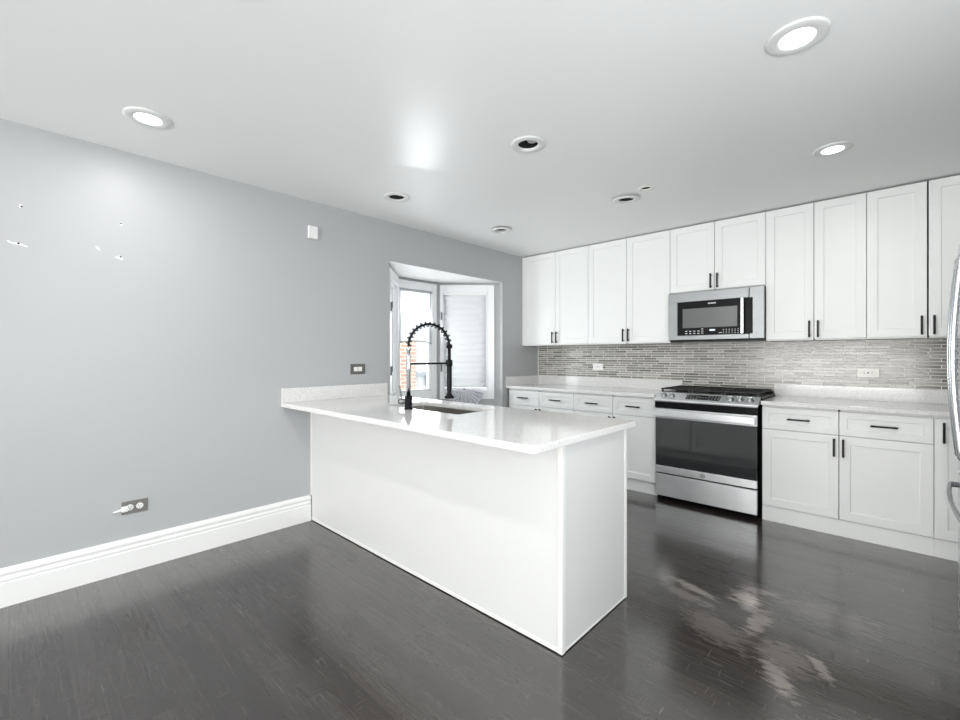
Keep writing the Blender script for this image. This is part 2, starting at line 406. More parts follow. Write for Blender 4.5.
# ---------------------------------------------------------------- bay window
A = Vector((-.565, -1.755, 0)); B = Vector((-.55, -1.20, 0)); L0 = Vector((-.04, BY0, 0)); R0 = Vector((-.04, BY1, 0))
bay = NB()
poly = [(0, BY0), (0, BY1), (R0.x, R0.y), (B.x, B.y), (A.x, A.y), (L0.x, L0.y)]
o2 = [(-T, BY0 - .04), (-T, BY1 + .04), (R0.x - .03, R0.y + .06), (B.x - .05, B.y + .02), (A.x - .05, A.y - .02), (L0.x - .03, L0.y - .06)]
prism(bay, [(min(x, -.001), y) for x, y in poly], 2, BZ1 - .003, BZ1 + .03)
prism(bay, [(min(x, -.001), y) for x, y in poly], 2, BZ0 - .04, BZ0 + .002)
struct('wall_bay', bay, 'trim', 'white bay window soffit and seat', 'wall')
def strip(bm, P, Q, s0, s1, z0, z1, d0, d1, bev=0):
    """box standing on the line P->Q between s0..s1; d measured towards the room"""
    u = (Q - P).normalized(); n = Vector((-u.y, u.x, 0))
    if n.x < 0: n = -n
    k = bmesh.ops.create_cube(bm, size=1)['verts']
    for v in k:
        s = s0 + (v.co.x + .5) * (s1 - s0); dd = d0 + (v.co.y + .5) * (d1 - d0); z = z0 + (v.co.z + .5) * (z1 - z0)
        v.co = P + u * s + n * dd + Vector((0, 0, z))
    if bev: bmesh.ops.bevel(bm, geom=list({e for v in k for e in v.link_edges}), offset=bev, segments=1, affect='EDGES')
    bmesh.ops.recalc_face_normals(bm, faces=bm.faces[:])
    return bm
wx = NB()
for P, Q in ((L0, A), (A, B), (B, R0)):
    Ln = (Q - P).length
    strip(wx, P, Q, 0, Ln, BZ0, .765, -.05, .0)
    a, b = {0: (.08, .70), 1: (.004, .52), 2: (.027, .648)}[[L0, A, B].index(P)]
    strip(wx, P, Q, 0, a, .765, 2.068, -.05, .0); strip(wx, P, Q, b, Ln, .765, 2.068, -.05, .0)
struct('wall_bay_apron', wx, 'wall')
tb = NB()
for P, Q in ((L0, A), (A, B), (B, R0)):
    strip(tb, P, Q, 0, (Q - P).length, 2.068, BZ1, -.05, .0)
struct('trim_1', tb, 'soffit')
def window(n, P, Q, f0, f1, g0, g1, label, lock_side, crank_s):
    u = (Q - P).normalized(); Ln = (Q - P).length
    fr = NB(); z0, z1, h0, h1 = .765, 2.068, .866, 1.98
    a = [(f0, g0, z0, z1), (g1, f1, z0, z1), (g0, g1, z0, h0), (g0, g1, h1, z1)]
    for q in a: strip(fr, P, Q, *q, -.05, .022, .003)
    # stepped inner sash
    e = .022
    for q in [(g0, g0 + e, h0, h1), (g1 - e, g1, h0, h1), (g0 + e, g1 - e, h0, h0 + e), (g0 + e, g1 - e, h1 - e, h1)]: strip(fr, P, Q, *q, -.05, -.004, .002)
    o = struct('window_%d' % n, fr, 'sash', label, 'window')
    part('glass', strip(NB(), P, Q, g0 + .01, g1 - .01, h0 + .01, h1 - .01, -.035, -.031), 'glass', o)
    for zz in ((1.71, 1.12) if n != 1 else ()):
        s = f0 + .018 if lock_side == 0 else f1 - .02
        lk = NB(); strip(lk, P, Q, s - .008, s + .008, zz - .04, zz + .04, .022, .034, .003)
        strip(lk, P, Q, s - .005, s + .005, zz - .01, zz + .045, .034, .042, .002)
        part('sash_lock', lk, 'gasket', o, 'grey sash lock')
    return o
window(1, A, B, .004, .52, .014, .455, 'narrow middle bay window with white frame', 0, .25)
window(2, B, R0, .027, .648, .060, .572, 'right angled bay window with white frame', 0, .3)
window(3, L0, A, .08, .70, .15, .64, 'left angled bay window seen edge on', 0, .3)
# fabric blind drawn over the right flank
def sheet(P, Q, s0, s1, pts, thick=.002, ns=6, sag=0.0):
    """pts: (depth, z) profile from top to bottom, swept from s0 to s1"""
    bm = NB(); u = (Q - P).normalized(); n = Vector((-u.y, u.x, 0))
    if n.x < 0: n = -n
    rows = []
    for i in range(ns + 1):
        f = i / ns; s = s0 + (s1 - s0) * f; k = sag * (1 - (2 * f - 1) ** 2)
        rows.append([bm.verts.new(P + u * s + n * dd + Vector((0, 0, z + k * (j / (len(pts) - 1)) ** 4))) for j, (dd, z) in enumerate(pts)])
    for i in range(ns):
        for j in range(len(pts) - 1):
            f = bm.faces.new((rows[i][j], rows[i + 1][j], rows[i + 1][j + 1], rows[i][j + 1])); f.smooth = True
    bmesh.ops.solidify(bm, geom=bm.faces[:], thickness=thick)
    bmesh.ops.recalc_face_normals(bm, faces=bm.faces[:])
    return bm
pts = []
zt, zb, nf = 1.955, .90, 15
for j in range(nf * 8 + 1):
    f = j / (nf * 8); ph = (f * nf) % 1.0
    pts.append((-.001 + (.006 + .012 * f) * abs(math.sin(math.pi * ph)) ** .8, zt + (zb - zt) * f))
bl = thing('roman_blind', 'white pleated blind pulled down over the right bay window', 'blind', tuple((B + R0) / 2 + Vector((0, 0, .9))))
part('fabric', sheet(B, R0, .078, .555, pts, .002, 4), 'blind', bl)
part('head_rail', strip(NB(), B, R0, .066, .566, 1.952, 1.982, -.004, .020, .003), 'trim', bl)
# woven sheer shade over the top of the middle window
pts = [(.006 + .002 * math.sin(j * .9), 1.965 + (1.40 - 1.965) * j / 24) for j in range(25)]
sh = thing('sheer_shade', 'half-lowered sheer woven white shade in the middle bay window', 'shade', tuple((A + B) / 2 + Vector((0, 0, 1.4))))
part('fabric', sheet(A, B, .018, .45, pts, .001, 12, sag=.02), 'sheer', sh)
part('roller', strip(NB(), A, B, .016, .453, 1.957, 1.982, .0, .022, .004), 'soffit', sh)
hm = NB(); tube(hm, [A + (B - A).normalized() * (.018 + .432 * k / 12) + Vector((.010, 0, 1.40 + .02 * (1 - (2 * k / 12 - 1) ** 2))) for k in range(13)], .006, 8)
part('hem_bar', hm, 'soffit', sh)
# pleated paper fan leaning in the bay
u = (R0 - B).normalized(); nrm = Vector((-u.y, u.x, 0)); nrm = nrm if nrm.x > 0 else -nrm
ap = B + u * .305 + nrm * .07 + Vector((0, 0, .885))
fb = NB(); npl = 28; rad = .222
c0 = [fb.verts.new(ap + u * (math.cos(R(-176 + 172 * i / npl)) * .012) + Vector((0, 0, math.sin(R(-176 + 172 * i / npl)) * .012))) for i in range(npl + 1)]
c1 = [fb.verts.new(ap + u * (math.cos(R(-176 + 172 * i / npl)) * rad) + Vector((0, 0, math.sin(R(-176 + 172 * i / npl)) * rad)) + nrm * (.021 * (1 if i % 2 else -1) + .03)) for i in range(npl + 1)]
for i in range(npl): fb.faces.new((c0[i], c0[i + 1], c1[i + 1], c1[i]))
bmesh.ops.solidify(fb, geom=fb.faces[:], thickness=.0012)
fan = thing('pleated_fan', 'white pleated half-round fan standing in the bay behind the sink', 'fan', tuple(ap + Vector((0, 0, -.22))))
part('pleats', fb, 'fan', fan)
part('pivot', lathe(NB(), [(.010, 0), (.010, .03), (.006, .034)], ap - nrm * .006, nrm, 16), 'gasket', fan, 'dark pivot pin')

# ---------------------------------------------------------------- outdoors
struct('ground', bx(-9, -.7, -6, 9, -.5, -.4), 'ground', 'pale paving outside the bay', 'ground')
hs = thing('brick_house', 'red brick wall of the neighbouring house outside the bay', 'house', (-4.4, -1.0, -.4))
part('wall', bx(-5.2, -4.0, -4.0, 1.24, -.4, 4.2), 'brick', hs)
part('roof_edge', bx(-5.3, -3.85, -4.1, 1.35, 4.2, 4.35), 'trim', hs)
fn = thing('white_fence', 'white board fence beside the brick house outside the bay', 'fence', (-4.15, 3.4, -.4))
fp = NB()
for k in range(30): box(fp, -4.2, -4.17 + .012 * (k % 2), 1.26 + k * .145, 1.26 + k * .145 + .141, -.4, 2.3)
part('boards', fp, 'fence', fn)
part('rail', bx(-4.16, -4.09, 1.30, 1.78, .83, .90), 'fence_rail', fn, 'grey rail')
part('bracket', box(box(NB(), -4.16, -4.06, 1.62, 1.72, .62, .84), -4.16, -4.1, 1.72, 1.76, .80, 1.0), 'fence_rail', fn, 'grey bracket')

# ---------------------------------------------------------------- cabinets
def shaker(x0, x1, z0, z1, yf, t=.020, st=.057, rec=.007, back=1):
    """shaker front; visible face at y=yf, looking towards -Y (back=1) or +Y (back=-1)"""
    bm = NB(); s = back
    st = min(st, (z1 - z0) * .26)
    def ring(i, y): return [bm.verts.new((x, y, z)) for x, z in ((x0 + i, z0 + i), (x1 - i, z0 + i), (x1 - i, z1 - i), (x0 + i, z1 - i))]
    e = .0015
    rs = [ring(0, yf + s * t), ring(0, yf + s * e), ring(e, yf), ring(st, yf), ring(st + .003, yf + s * rec)]
    for a, b in zip(rs, rs[1:]):
        for k in range(4): bm.faces.new((a[k], a[(k + 1) % 4], b[(k + 1) % 4], b[k]))
    bm.faces.new(rs[-1]); bm.faces.new(rs[0][::-1])
    bmesh.ops.recalc_face_normals(bm, faces=bm.faces[:])
    return bm
def pull(x, z, yf, L, vertical, s=-1):
    bm = NB(); h = L / 2; y1 = yf + s * .034; y2 = yf + s * .024
    if vertical:
        box(bm, x - .006, x + .006, min(y1, y2), max(y1, y2), z - h, z + h, .0015)
        for q in (-h + .014, h - .014): box(bm, x - .005, x + .005, min(yf, y2), max(yf, y2), z + q - .005, z + q + .005)
    else:
        box(bm, x - h, x + h, min(y1, y2), max(y1, y2), z - .006, z + .006, .0015)
        for q in (-h + .014, h - .014): box(bm, x + q - .005, x + q + .005, min(yf, y2), max(yf, y2), z - .005, z + .005)
    return bm
G = .0019
def slotted(x0, x1, xm, y0, y1):
    return [(x0, y0), (xm - .006, y0), (xm - .006, y1 - .03), (xm + .006, y1 - .03), (xm + .006, y0), (x1, y0), (x1, y1), (x0, y1)]
def upper(label, x0, x1, xm, z0, doors_x0=None, ajar=0.0):
    t = thing('upper_cabinet', label, 'cabinet', ((x0 + x1) / 2, -.16, z0 - .012), 'white shaker upper cabinets on the back wall')
    part('body', prism(NB(), slotted(x0 + .0005, x1 - .0005, xm, -.314, -.009), 2, z0 - .010, 2.441), 'cabinet', t)
    dx = x0 if doors_x0 is None else doors_x0
    if doors_x0: part('filler_strip', bx(x0 + .001, doors_x0 - .002, -.332, -.314, z0 - .008, 2.441), 'cabinet', t)
    hz = z0 + .075
    for a, b, hx in ((dx + G, xm - G, xm - .027), (xm + G, x1 - G, xm + .027)):
        aj = ajar and hx < xm
        dr = part('door', shaker(a, b - (.005 if aj else 0), z0, 2.436, -.335), 'cabinet', t)
        hd = part('handle', pull(hx - (.005 if aj else 0), hz, -.335, .128, True), 'black', dr, 'black bar handle')
        if aj: dr.rotation_euler = (0, 0, R(-.6))
    return t
upper('white two-door upper cabinet in the corner next to the grey wall', .002, .8886, .4728, 1.39, doors_x0=.024)
upper('white two-door upper cabinet left of the microwave', .8886, 1.743, 1.3153, 1.39)
upper('short white two-door upper cabinet directly above the microwave', 1.743, 2.507, 2.1237, 1.842)
upper('white two-door upper cabinet right of the microwave', 2.507, 3.127, 2.8224, 1.39)
upper('rightmost white upper cabinet, dark gap between its two doors, by the refrigerator', 3.127, 3.762, 3.4401, 1.39, ajar=1)

def base(label, x0, x1, xm, ky, full=False, xfar=None):
    t = thing('base_cabinet', label, 'cabinet', ((x0 + x1) / 2, -.3, 0), 'white shaker base cabinets along the back wall')
    part('body', prism(NB(), slotted(x0 + .0005, (xfar or x1) - .0005, xm, -.589, -.002), 2, .112, .883) if xm else bx(x0 + .0005, (xfar or x1) - .0005, -.589, -.002, .112, .883), 'cabinet', t)
    part('toe_kick', bx(x0 + .0005, (xfar or x1) - .0005, ky, ky + .018, 0, .112), 'cabinet', t)
    if full:
        dr = part('door', shaker(x0 + G, x1 - G, .118, .868, -.61), 'cabinet', t)
        part('handle', pull(x0 + .042, .782, -.61, .128, True), 'black', dr, 'black bar handle')
        return t
    for a, b, hx in ((x0 + G, xm - G, xm - .026), (xm + G, x1 - G, xm + .024)):
        dw = part('drawer', shaker(a, b, .704, .868, -.61), 'cabinet', t)
        part('handle', pull((a + b) / 2, .788, -.61, .135, False), 'black', dw, 'black bar handle')
        dr = part('door', shaker(a, b, .118, .700, -.61), 'cabinet', t)
        part('handle', pull(hx, .618, -.61, .125, True), 'black', dr, 'black bar handle')
    return t
base('white base cabinet in the corner next to the grey wall, partly behind the peninsula', .022, .8766, .444, -.575)
base('white base cabinet left of the range, with two drawers', .8766, 1.7185, 1.3048, -.575)
base('white base cabinet right of the range, with two drawers above two doors', 2.531, 3.4531, 2.991, -.600)
base('white base cabinet with one tall narrow door beside the refrigerator', 3.4531, 3.76, None, -.600, full=True, xfar=4.24)

# ---------------------------------------------------------------- worktops
w = NB(); box(w, .001, 1.7195, -.645, -.002, .884, .914, .003)
t = link('countertop', w, 'quartz'); tag(t, 'white quartz worktop left of the range in the corner', 'countertop')
part('upstand', box(box(NB(), .001, 1.748, -.022, -.002, .914, 1.016, .001), .001, .021, -.643, -.022, .914, 1.016, .001), 'quartz', t)
w = NB(); box(w, 2.529, 4.245, -.645, -.002, .884, .914, .003)
t = link('countertop', w, 'quartz'); tag(t, 'white quartz worktop right of the range towards the refrigerator', 'countertop')
part('upstand', bx(2.513, 4.245, -.022, -.002, .914, 1.016, bev=.001), 'quartz', t)
# tiled splashback
tl = NB(); box(tl, .003, 4.247, -.009, -.001, 1.0165, 1.3785); box(tl, 1.7485, 2.5125, -.009, -.001, .80, 1.0165)
tl = tag(link('tile_backsplash', tl, 'tile'), 'glossy taupe mosaic tile splashback between worktops and upper cabinets', 'backsplash')
part('edge_strip', bx(.001, .006, -.011, -.002, 1.017, 1.378), 'trim', tl, 'white edge strip')

# ---------------------------------------------------------------- peninsula
PX, PY0, PY1 = 2.252, -2.98, -2.367
p = thing('peninsula_cabinet', 'white panelled peninsula cabinet standing out from the grey wall', 'cabinet', (1.1, -2.67, 0))
part('body', box(box(box(box(NB(), .60, .62, -2.962, -2.40, .1, .883), 1.48, 1.50, -2.962, -2.40, .1, .883), .003, 2.23, -2.962, -2.40, .1, .12), .003, .02, -2.962, -2.40, .12, .883), 'panel', p)
part('back_panel', bx(.022, PX - .016, PY0, PY0 + .016, .018, .883), 'panel', p)
part('end_panel', bx(PX - .016, PX, PY0 + .022, PY1 - .022, .012, .883), 'panel', p)
part('corner_trim', bx(PX - .018, PX + .004, PY0 - .004, PY0 + .022, .004, .8835, bev=.002), 'panel_edge', p)
part('corner_trim', bx(PX - .018, PX + .004, PY1 - .022, PY1, .004, .8835, bev=.002), 'panel_edge', p)
part('corner_trim', bx(.001, .022, PY0 - .004, PY0 + .018, .192, .8835, bev=.002), 'panel_edge', p)
part('base_strip', bx(.022, PX - .018, PY0 - .003, PY0 + .016, .005, .024, bev=.002), 'panel_edge', p)
part('base_strip', bx(PX - .016, PX + .002, PY0 + .022, PY1 - .022, .005, .016, bev=.002), 'panel_edge', p)
part('toe_kick', bx(.022, PX - .02, -2.44, -2.42, 0, .10), 'panel', p)
for a, b, hx in ((.03, .60, .57), (.61, 1.05, 1.02), (1.05, 1.49, 1.08), (1.50, 2.225, 1.54)):
    dr = part('door', shaker(a + G, b - G, .105, .868, PY1, back=-1), 'cabinet', p)
    part('handle', pull(hx, .78, PY1, .128, True, 1), 'black', dr, 'black bar handle')

SX0, SX1, SY0, SY1 = .68, 1.405, -2.768, -2.42
outer = [(.001, -2.28), (.001, -3.205)] + [(2.276 - .03 + .03 * math.cos(R(a)), -3.205 + .03 + .03 * math.sin(R(a))) for a in range(-90, 1, 15)] + [(2.276 - .03 + .03 * math.cos(R(a)), -2.28 - .03 + .03 * math.sin(R(a))) for a in range(0, 91, 15)]
tp = slab_with_holes(NB(), outer, [rrect(SX0, SX1, SY0, SY1, .02)], .884, .914)
es = [e for e in tp.edges if len(e.link_faces) == 2 and e.calc_face_angle(0) > 1.2 and abs(e.verts[0].co.z - e.verts[1].co.z) < 1e-5]
bmesh.ops.bevel(tp, geom=es, offset=.003, segments=2, affect='EDGES')
t = link('countertop', tp, 'quartz'); tag(t, 'white quartz peninsula worktop with a sink cut into it', 'countertop')
part('upstand', bx(.001, .021, -3.203, -2.285, .914, 1.020, bev=.0015), 'quartz', t)

# undermount sink
sk = NB(); zt = .8835; zb = .68
def ringv(x0, x1, y0, y1, r, z): return [sk.verts.new((x, y, z)) for x, y in rrect(x0, x1, y0, y1, r)]
rs = [ringv(SX0 - .03, SX1 + .03, SY0 - .03, SY1 + .03, .03, zt - .002), ringv(SX0 - .003, SX1 + .003, SY0 - .003, SY1 + .003, .022, zt - .002), ringv(SX0 - .001, SX1 + .001, SY0 - .001, SY1 + .001, .02, zb + .02), ringv(SX0 + .02, SX1 - .02, SY0 + .02, SY1 - .02, .02, zb),
      ]
for a, b in zip(rs, rs[1:]):
    for k in range(len(a)): sk.faces.new((a[k], a[(k + 1) % len(a)], b[(k + 1) % len(a)], b[k]))
sk.faces.new(rs[-1])
bmesh.ops.recalc_face_normals(sk, faces=sk.faces[:])
bmesh.ops.solidify(sk, geom=sk.faces[:], thickness=-.0015)
s = thing('kitchen_sink', 'undermount stainless steel sink in the peninsula worktop', 'sink', (1.045, -2.58, .68))
part('basin', sk, 'sink_steel', s)
part('drain', lathe(NB(), [(.045, .0), (.045, .004), (.035, .006), (.02, .003), (.0001, .003)], (1.045, -2.60, zb + .0012), cap1=False), 'chrome', s)

# spring faucet
F0 = Vector((.988, -2.805, .914)); fd = Vector((math.cos(R(45)), math.sin(R(45)), 0)); FR = .262
f = thing('spring_faucet', 'tall black spring faucet arching over the peninsula sink', 'faucet', tuple(F0))
part('base', lathe(NB(), [(.030, .0), (.030, .006), (.0245, .010), (.0245, .086), (.020, .088)], F0 + Vector((0, 0, .0005)), seg=24), 'black', f)
part('column', lathe(NB(), [(.0135, .088), (.0135, .24), (.0155, .242), (.0155, .30), (.0135, .302), (.0125, .38), (.017, .382), (.017, .395), (.0001, .395)], F0, seg=24, cap1=False), 'chrome', f, 'polished chrome column')
c = F0 + fd * (FR / 2); arch = []
zc = 1.318; a_r = FR / 2; bh = 1.462 - zc
for k in range(41):
    a = math.pi * (1 - k / 40); arch.append(c + fd * (a_r * math.cos(a)) + Vector((0, 0, zc - .914 + bh * math.sin(a))))
part('hose', tube(NB(), arch, .008, 10), 'black', f)
turns = 15; hel = []; nn = turns * 14
for k in range(nn + 1):
    q = k / nn; i = min(int(q * 40), 39); fr_ = q * 40 - i
    pnt = arch[i].lerp(arch[i + 1], fr_); tg = (arch[i + 1] - arch[i]).normalized(); side = fd.cross(Vector((0, 0, 1))); nb = tg.cross(side)
    ph = 2 * math.pi * turns * q
    hel.append(pnt + (side * math.cos(ph) + nb * math.sin(ph)) * .0165)
part('spring', tube(NB(), hel, .0034, 6), 'black', f)
tipb = F0 + fd * FR
part('spring_collar', lathe(NB(), [(.020, -.012), (.020, .012)], arch[-1] + Vector((0, 0, .0)), seg=20), 'black', f)
part('down_pipe', lathe(NB(), [(.0105, .295), (.0105, .40)], tipb, seg=16), 'black', f)
part('spray_head', lathe(NB(), [(.0001, .070), (.030, .070), (.031, .080), (.018, .092), (.014, .11), (.0165, .13), (.0165, .27), (.013, .285), (.013, .30)], tipb, seg=24, cap0=False), 'black', f)
arm = NB(); tube(arm, [F0 + Vector((0, 0, .292)), tipb + Vector((0, 0, .296))], .0062, 10)
lathe(arm, [(.021, .277), (.021, .317)], tipb, seg=20)
part('dock_arm', arm, 'black', f)
sd = Vector((-.86, -.1, 0)).normalized()
hb = NB(); lathe(hb, [(.012, .0), (.012, .03), (.020, .032), (.020, .06), (.014, .064)], F0 + Vector((0, 0, .047)) + sd * .018, sd, 20)
hd = part('handle', hb, 'mw_steel', f, 'round chrome handle')
hp = F0 + sd * .066 + Vector((0, 0, .062))
lv = NB(); tube(lv, [hp, hp + Vector((-.004, -.006, .06)), hp + Vector((-.012, -.01, .09))], [.006, .005, .004], 10)
part('lever', lv, 'gasket', hd, 'thin dark lever')

# ---------------------------------------------------------------- range
RX0, RX1 = 1.733, 2.512
rg = thing('gas_range', 'stainless steel slide-in gas range between the base cabinets', 'range', ((RX0 + RX1) / 2, -.33, 0))
part('body', box(NB(), RX0 + .003, RX1 - .003, -.635, -.03, .035, .905), 'black_plastic', rg)
cp = NB(); prism(cp, [(-.56, .905), (-.675, .862), (-.685, .862), (-.688, .872), (-.684, .881), (-.580, .936), (-.56, .936)], 0, RX0 - .004, RX1 + .004)
part('control_panel', cp, 'steel', rg)
kn = Vector((0, -.055, .104)).normalized()       # outward from the sloping panel
def onp(x, q): return Vector((x, -.684 + .104 * q, .881 + .055 * q))
for x in (1.800, 1.868, 2.322, 2.388, 2.458):
    kb = NB(); o = onp(x, .48)
    lathe(kb, [(.026, 0), (.026, .004), (.021, .006), (.019, .026), (.016, .029)], o, kn, 24)
    kk = part('knob', kb, 'mw_steel', rg)
    g = NB(); box(g, -.004, .004, -.018, .018, .027, .037, .0015)
    q = kn.to_track_quat('Z', 'X').to_matrix().to_4x4(); q.translation = o; bmesh.ops.transform(g, matrix=q, verts=g.verts[:])
    part('grip', g, 'steel', kk)
dp = NB(); v = [onp(1.985, .22), onp(2.245, .22), onp(2.245, .82), onp(1.985, .82)]
vs = [dp.verts.new(a + kn * .0002) for a in v] + [dp.verts.new(a + kn * .002) for a in v]
dp.faces.new(vs[:4][::-1]); dp.faces.new(vs[4:])
for k in range(4): dp.faces.new((vs[k], vs[(k + 1) % 4], vs[4 + (k + 1) % 4], vs[4 + k]))
dsp = part('display', dp, 'black_glass', rg)
mk = NB()
for i in range(11):
    for j in range(3):
        if (i in (4, 5, 6) and j != 1): continue
        o = onp(1.998 + i * .0235, .35 + j * .17) + kn * .0023; w_ = .012 if i not in (4, 5, 6) else .018
        a = Vector((0, .104, .055)).normalized() * .003
        fv = [mk.verts.new(o + Vector((sx * w_ / 2, 0, 0)) + a * sy) for sx, sy in ((-1, -1), (1, -1), (1, 1), (-1, 1))]; mk.faces.new(fv)
bmesh.ops.solidify(mk, geom=mk.faces[:], thickness=.0003)
part('display_marks', mk, 'text_white', dsp, 'small pale touch-key marks')
part('vent_band', bx(RX0, RX1, -.668, -.635, .806, .861), 'black_plastic', rg)
od = part('oven_door', bx(RX0 + .004, RX1 - .004, -.664, -.636, .715, .800, bev=.003), 'steel', rg)
part('lower_rail', bx(RX0 + .004, RX1 - .004, -.664, -.636, .238, .300, bev=.003), 'steel', od)
part('oven_window', bx(RX0 + .004, RX1 - .004, -.664, -.636, .300, .716, bev=.002), 'black_glass', od, 'black oven glass')
hb = NB(); box(hb, RX0 + .006, RX1 - .006, -.722, -.704, .732, .792, .007, 3)
for x in (RX0 + .03, RX1 - .03): box(hb, x - .012, x + .012, -.706, -.662, .75, .778, .002)
part('handle', hb, 'steel', od)
lg = NB(); lc = Vector((2.122, -.6652, .270)); rr = .0175
tube(lg, [lc + Vector((rr * math.cos(2 * math.pi * k / 28), 0, rr * math.sin(2 * math.pi * k / 28))) for k in range(28)], .0018, 6, closed=True)
def stroke(pts): tube(lg, [lc + Vector((x * rr, 0, z * rr)) for x, z in pts], .0015, 6)
stroke([(-.1, .38), (-.3, .5), (-.5, .3), (-.5, -.05), (-.3, -.25), (-.12, 0), (-.1, .3), (-.12, -.35), (-.35, -.55), (-.55, -.4)])
stroke([(.05, .05), (.4, .15), (.5, .38), (.32, .5), (.15, .3), (.12, -.15), (.3, -.42), (.6, -.25)])
part('logo', lg, 'gasket', od, 'round monogram badge')
part('drawer', bx(RX0 + .004, RX1 - .004, -.664, -.636, .038, .226, bev=.003), 'steel', rg)
ft = NB()
for x in (RX0 + .05, RX1 - .05): part('foot', lathe(NB(), [(.022, 0), (.022, .012), (.012, .014), (.012, .036)], (x, -.60, 0), seg=16), 'black_plastic', rg)
part('toe_panel', bx(RX0 + .02, RX1 - .02, -.60, -.585, .006, .036), 'black_plastic', rg)
part('cooktop', bx(RX0 - .008, RX1 + .008, -.575, -.024, .915, .934, bev=.004), 'black_plastic', rg)
part('back_vent', bx(RX0 + .02, RX1 - .003, -.05, -.0235, .934, .952, bev=.003), 'black_plastic', rg)
for x, y, r_ in ((1.87, -.42, .045), (1.87, -.18, .035), (2.375, -.42, .05), (2.375, -.18, .035), (2.122, -.3, .05)):
    part('burner', lathe(NB(), [(r_ + .01, 0), (r_ + .01, .006), (r_, .007), (r_, .014), (r_ * .8, .018), (.0001, .018)], (x, y, .934), seg=24, cap1=False), 'iron', rg)
for x0, x1 in ((1.745, 1.995), (2.0, 2.247), (2.252, 2.502)):
    g = NB(); z0, z1 = .958, .970
    for y in (-.555, -.43, -.30, -.18, -.06): box(g, x0, x1, y - .006, y + .006, z0, z1, .002, 1)
    for x in (x0 + .006, (x0 + x1) / 2, x1 - .006): box(g, x - .006, x + .006, -.555, -.06, z0, z1, .002, 1)
    for x in (x0 + .01, x1 - .01):
        for y in (-.545, -.07): box(g, x - .007, x + .007, y - .007, y + .007, .934, z0 + .002)
    part('grate', g, 'iron', rg)

# ---------------------------------------------------------------- microwave
MX0, MX1, MY, MZ0, MZ1 = 1.745, 2.506, -.385, 1.400, 1.829
mw = thing('microwave_oven', 'stainless steel over-range microwave hung under the short cabinet', 'microwave', ((MX0 + MX1) / 2, -.2, MZ0))
part('body', bx(MX0 + .004, MX1 - .002, -.352, -.012, MZ0 - .012, MZ1 + .001), 'black_plastic', mw)
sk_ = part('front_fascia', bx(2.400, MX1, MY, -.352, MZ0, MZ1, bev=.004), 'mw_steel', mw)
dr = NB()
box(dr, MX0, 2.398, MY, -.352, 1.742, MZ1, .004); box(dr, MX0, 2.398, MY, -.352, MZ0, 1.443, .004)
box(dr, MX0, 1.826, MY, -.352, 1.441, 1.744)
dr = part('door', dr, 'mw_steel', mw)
pb = NB(); box(pb, 1.826, 2.425, MY - .002, -.350, 1.443, 1.742, .002)
pnl = part('control_panel', pb, 'black_plastic', mw, 'black door surround with touch keys')
part('door_window', bx(1.874, 2.312, MY - .0032, MY - .001, 1.508, 1.680), M.setdefault('mw_window', mat('grey_mesh_window', (.12, .125, .125), .12, spec=.7)), dr, 'grey meshed glass')
part('display', bx(2.098, 2.142, MY - .0035, MY - .0015, 1.476, 1.490), 'lcd', pnl, 'lit white display')
kb = NB()
for i in range(4):
    for j in range(2): box(kb, 1.905 + i * .034 - .009, 1.905 + i * .034 + .009, MY - .0032, MY - .0015, 1.458 + j * .020 - .0032, 1.458 + j * .020 + .0032)
for i in range(3): box(kb, 2.030 + i * .0, 2.048, MY - .0032, MY - .0015, 1.456 + i * .018, 1.461 + i * .018)
part('keys', kb, 'text_white', pnl, 'rows of small pale touch keys')
kb = NB()
for i in range(6):
    for j in range(3): box(kb, 2.208 + i * .022 - .004, 2.208 + i * .022 + .004, MY - .0032, MY - .0015, 1.454 + j * .015 - .0022, 1.454 + j * .015 + .0022)
box(kb, 2.172, 2.196, MY - .0032, MY - .0015, 1.456, 1.461)
part('number_keys', kb, 'text_white', pnl, 'grid of tiny pale touch keys')
lb = NB(); x = 2.086
for i in range(9):
    h_ = .0048 if i % 3 else .0055
    box(lb, x, x + .0056, MY - .0032, MY - .0015, 1.7175 - h_, 1.7175 + h_); x += .0071
part('maker_mark', lb, 'text_white', pnl, 'tiny white maker lettering')
hn = NB(); box(hn, 2.343, 2.369, MY - .046, MY - .030, 1.440, 1.742, .006, 3)
for z in (1.465, 1.717): box(hn, 2.348, 2.364, MY - .032, MY - .001, z - .012, z + .012, .002)
part('handle', hn, 'chrome', mw)

# ---------------------------------------------------------------- refrigerator
FX, FY0, FY1 = 3.478, -2.56, -1.652
fg = thing('refrigerator', 'stainless steel refrigerator with curved handles at the right edge', 'refrigerator', (3.86, (FY0 + FY1) / 2, 0))
part('body', bx(FX + .07, 4.24, FY0 + .004, FY1 - .004, .03, 1.755), 'gasket', fg)
fm = (FY0 + FY1) / 2
for a, b, hy in ((FY0, fm - .002, fm - .045), (fm + .002, FY1, fm + .045)):
    dr = part('door', bx(FX, FX + .066, a, b, .745, 1.755, bev=.008, seg=3), 'fridge_steel', fg)
    zz = [.865, .872] + [.875 + .80 * k / 20 for k in range(21)] + [1.678, 1.685]
    pp = [Vector((FX - .002, hy, .87)), Vector((FX - .024, hy, .872))]
    for k in range(21):
        q = k / 20; pp.append(Vector((FX - .028 - .022 * math.sin(math.pi * q), hy, .876 + .75 * q)))
    pp += [Vector((FX - .024, hy, 1.63)), Vector((FX - .002, hy, 1.632))]
    part('handle', tube(NB(), pp, .011, 14), 'chrome', dr, 'long bowed chrome handle')
fz = part('freezer_drawer', bx(FX, FX + .066, FY0, FY1, .06, .738, bev=.008, seg=3), 'fridge_steel', fg)
pp = [Vector((FX - .001, FY0 + .06, .69)), Vector((FX - .026, FY0 + .062, .69))]
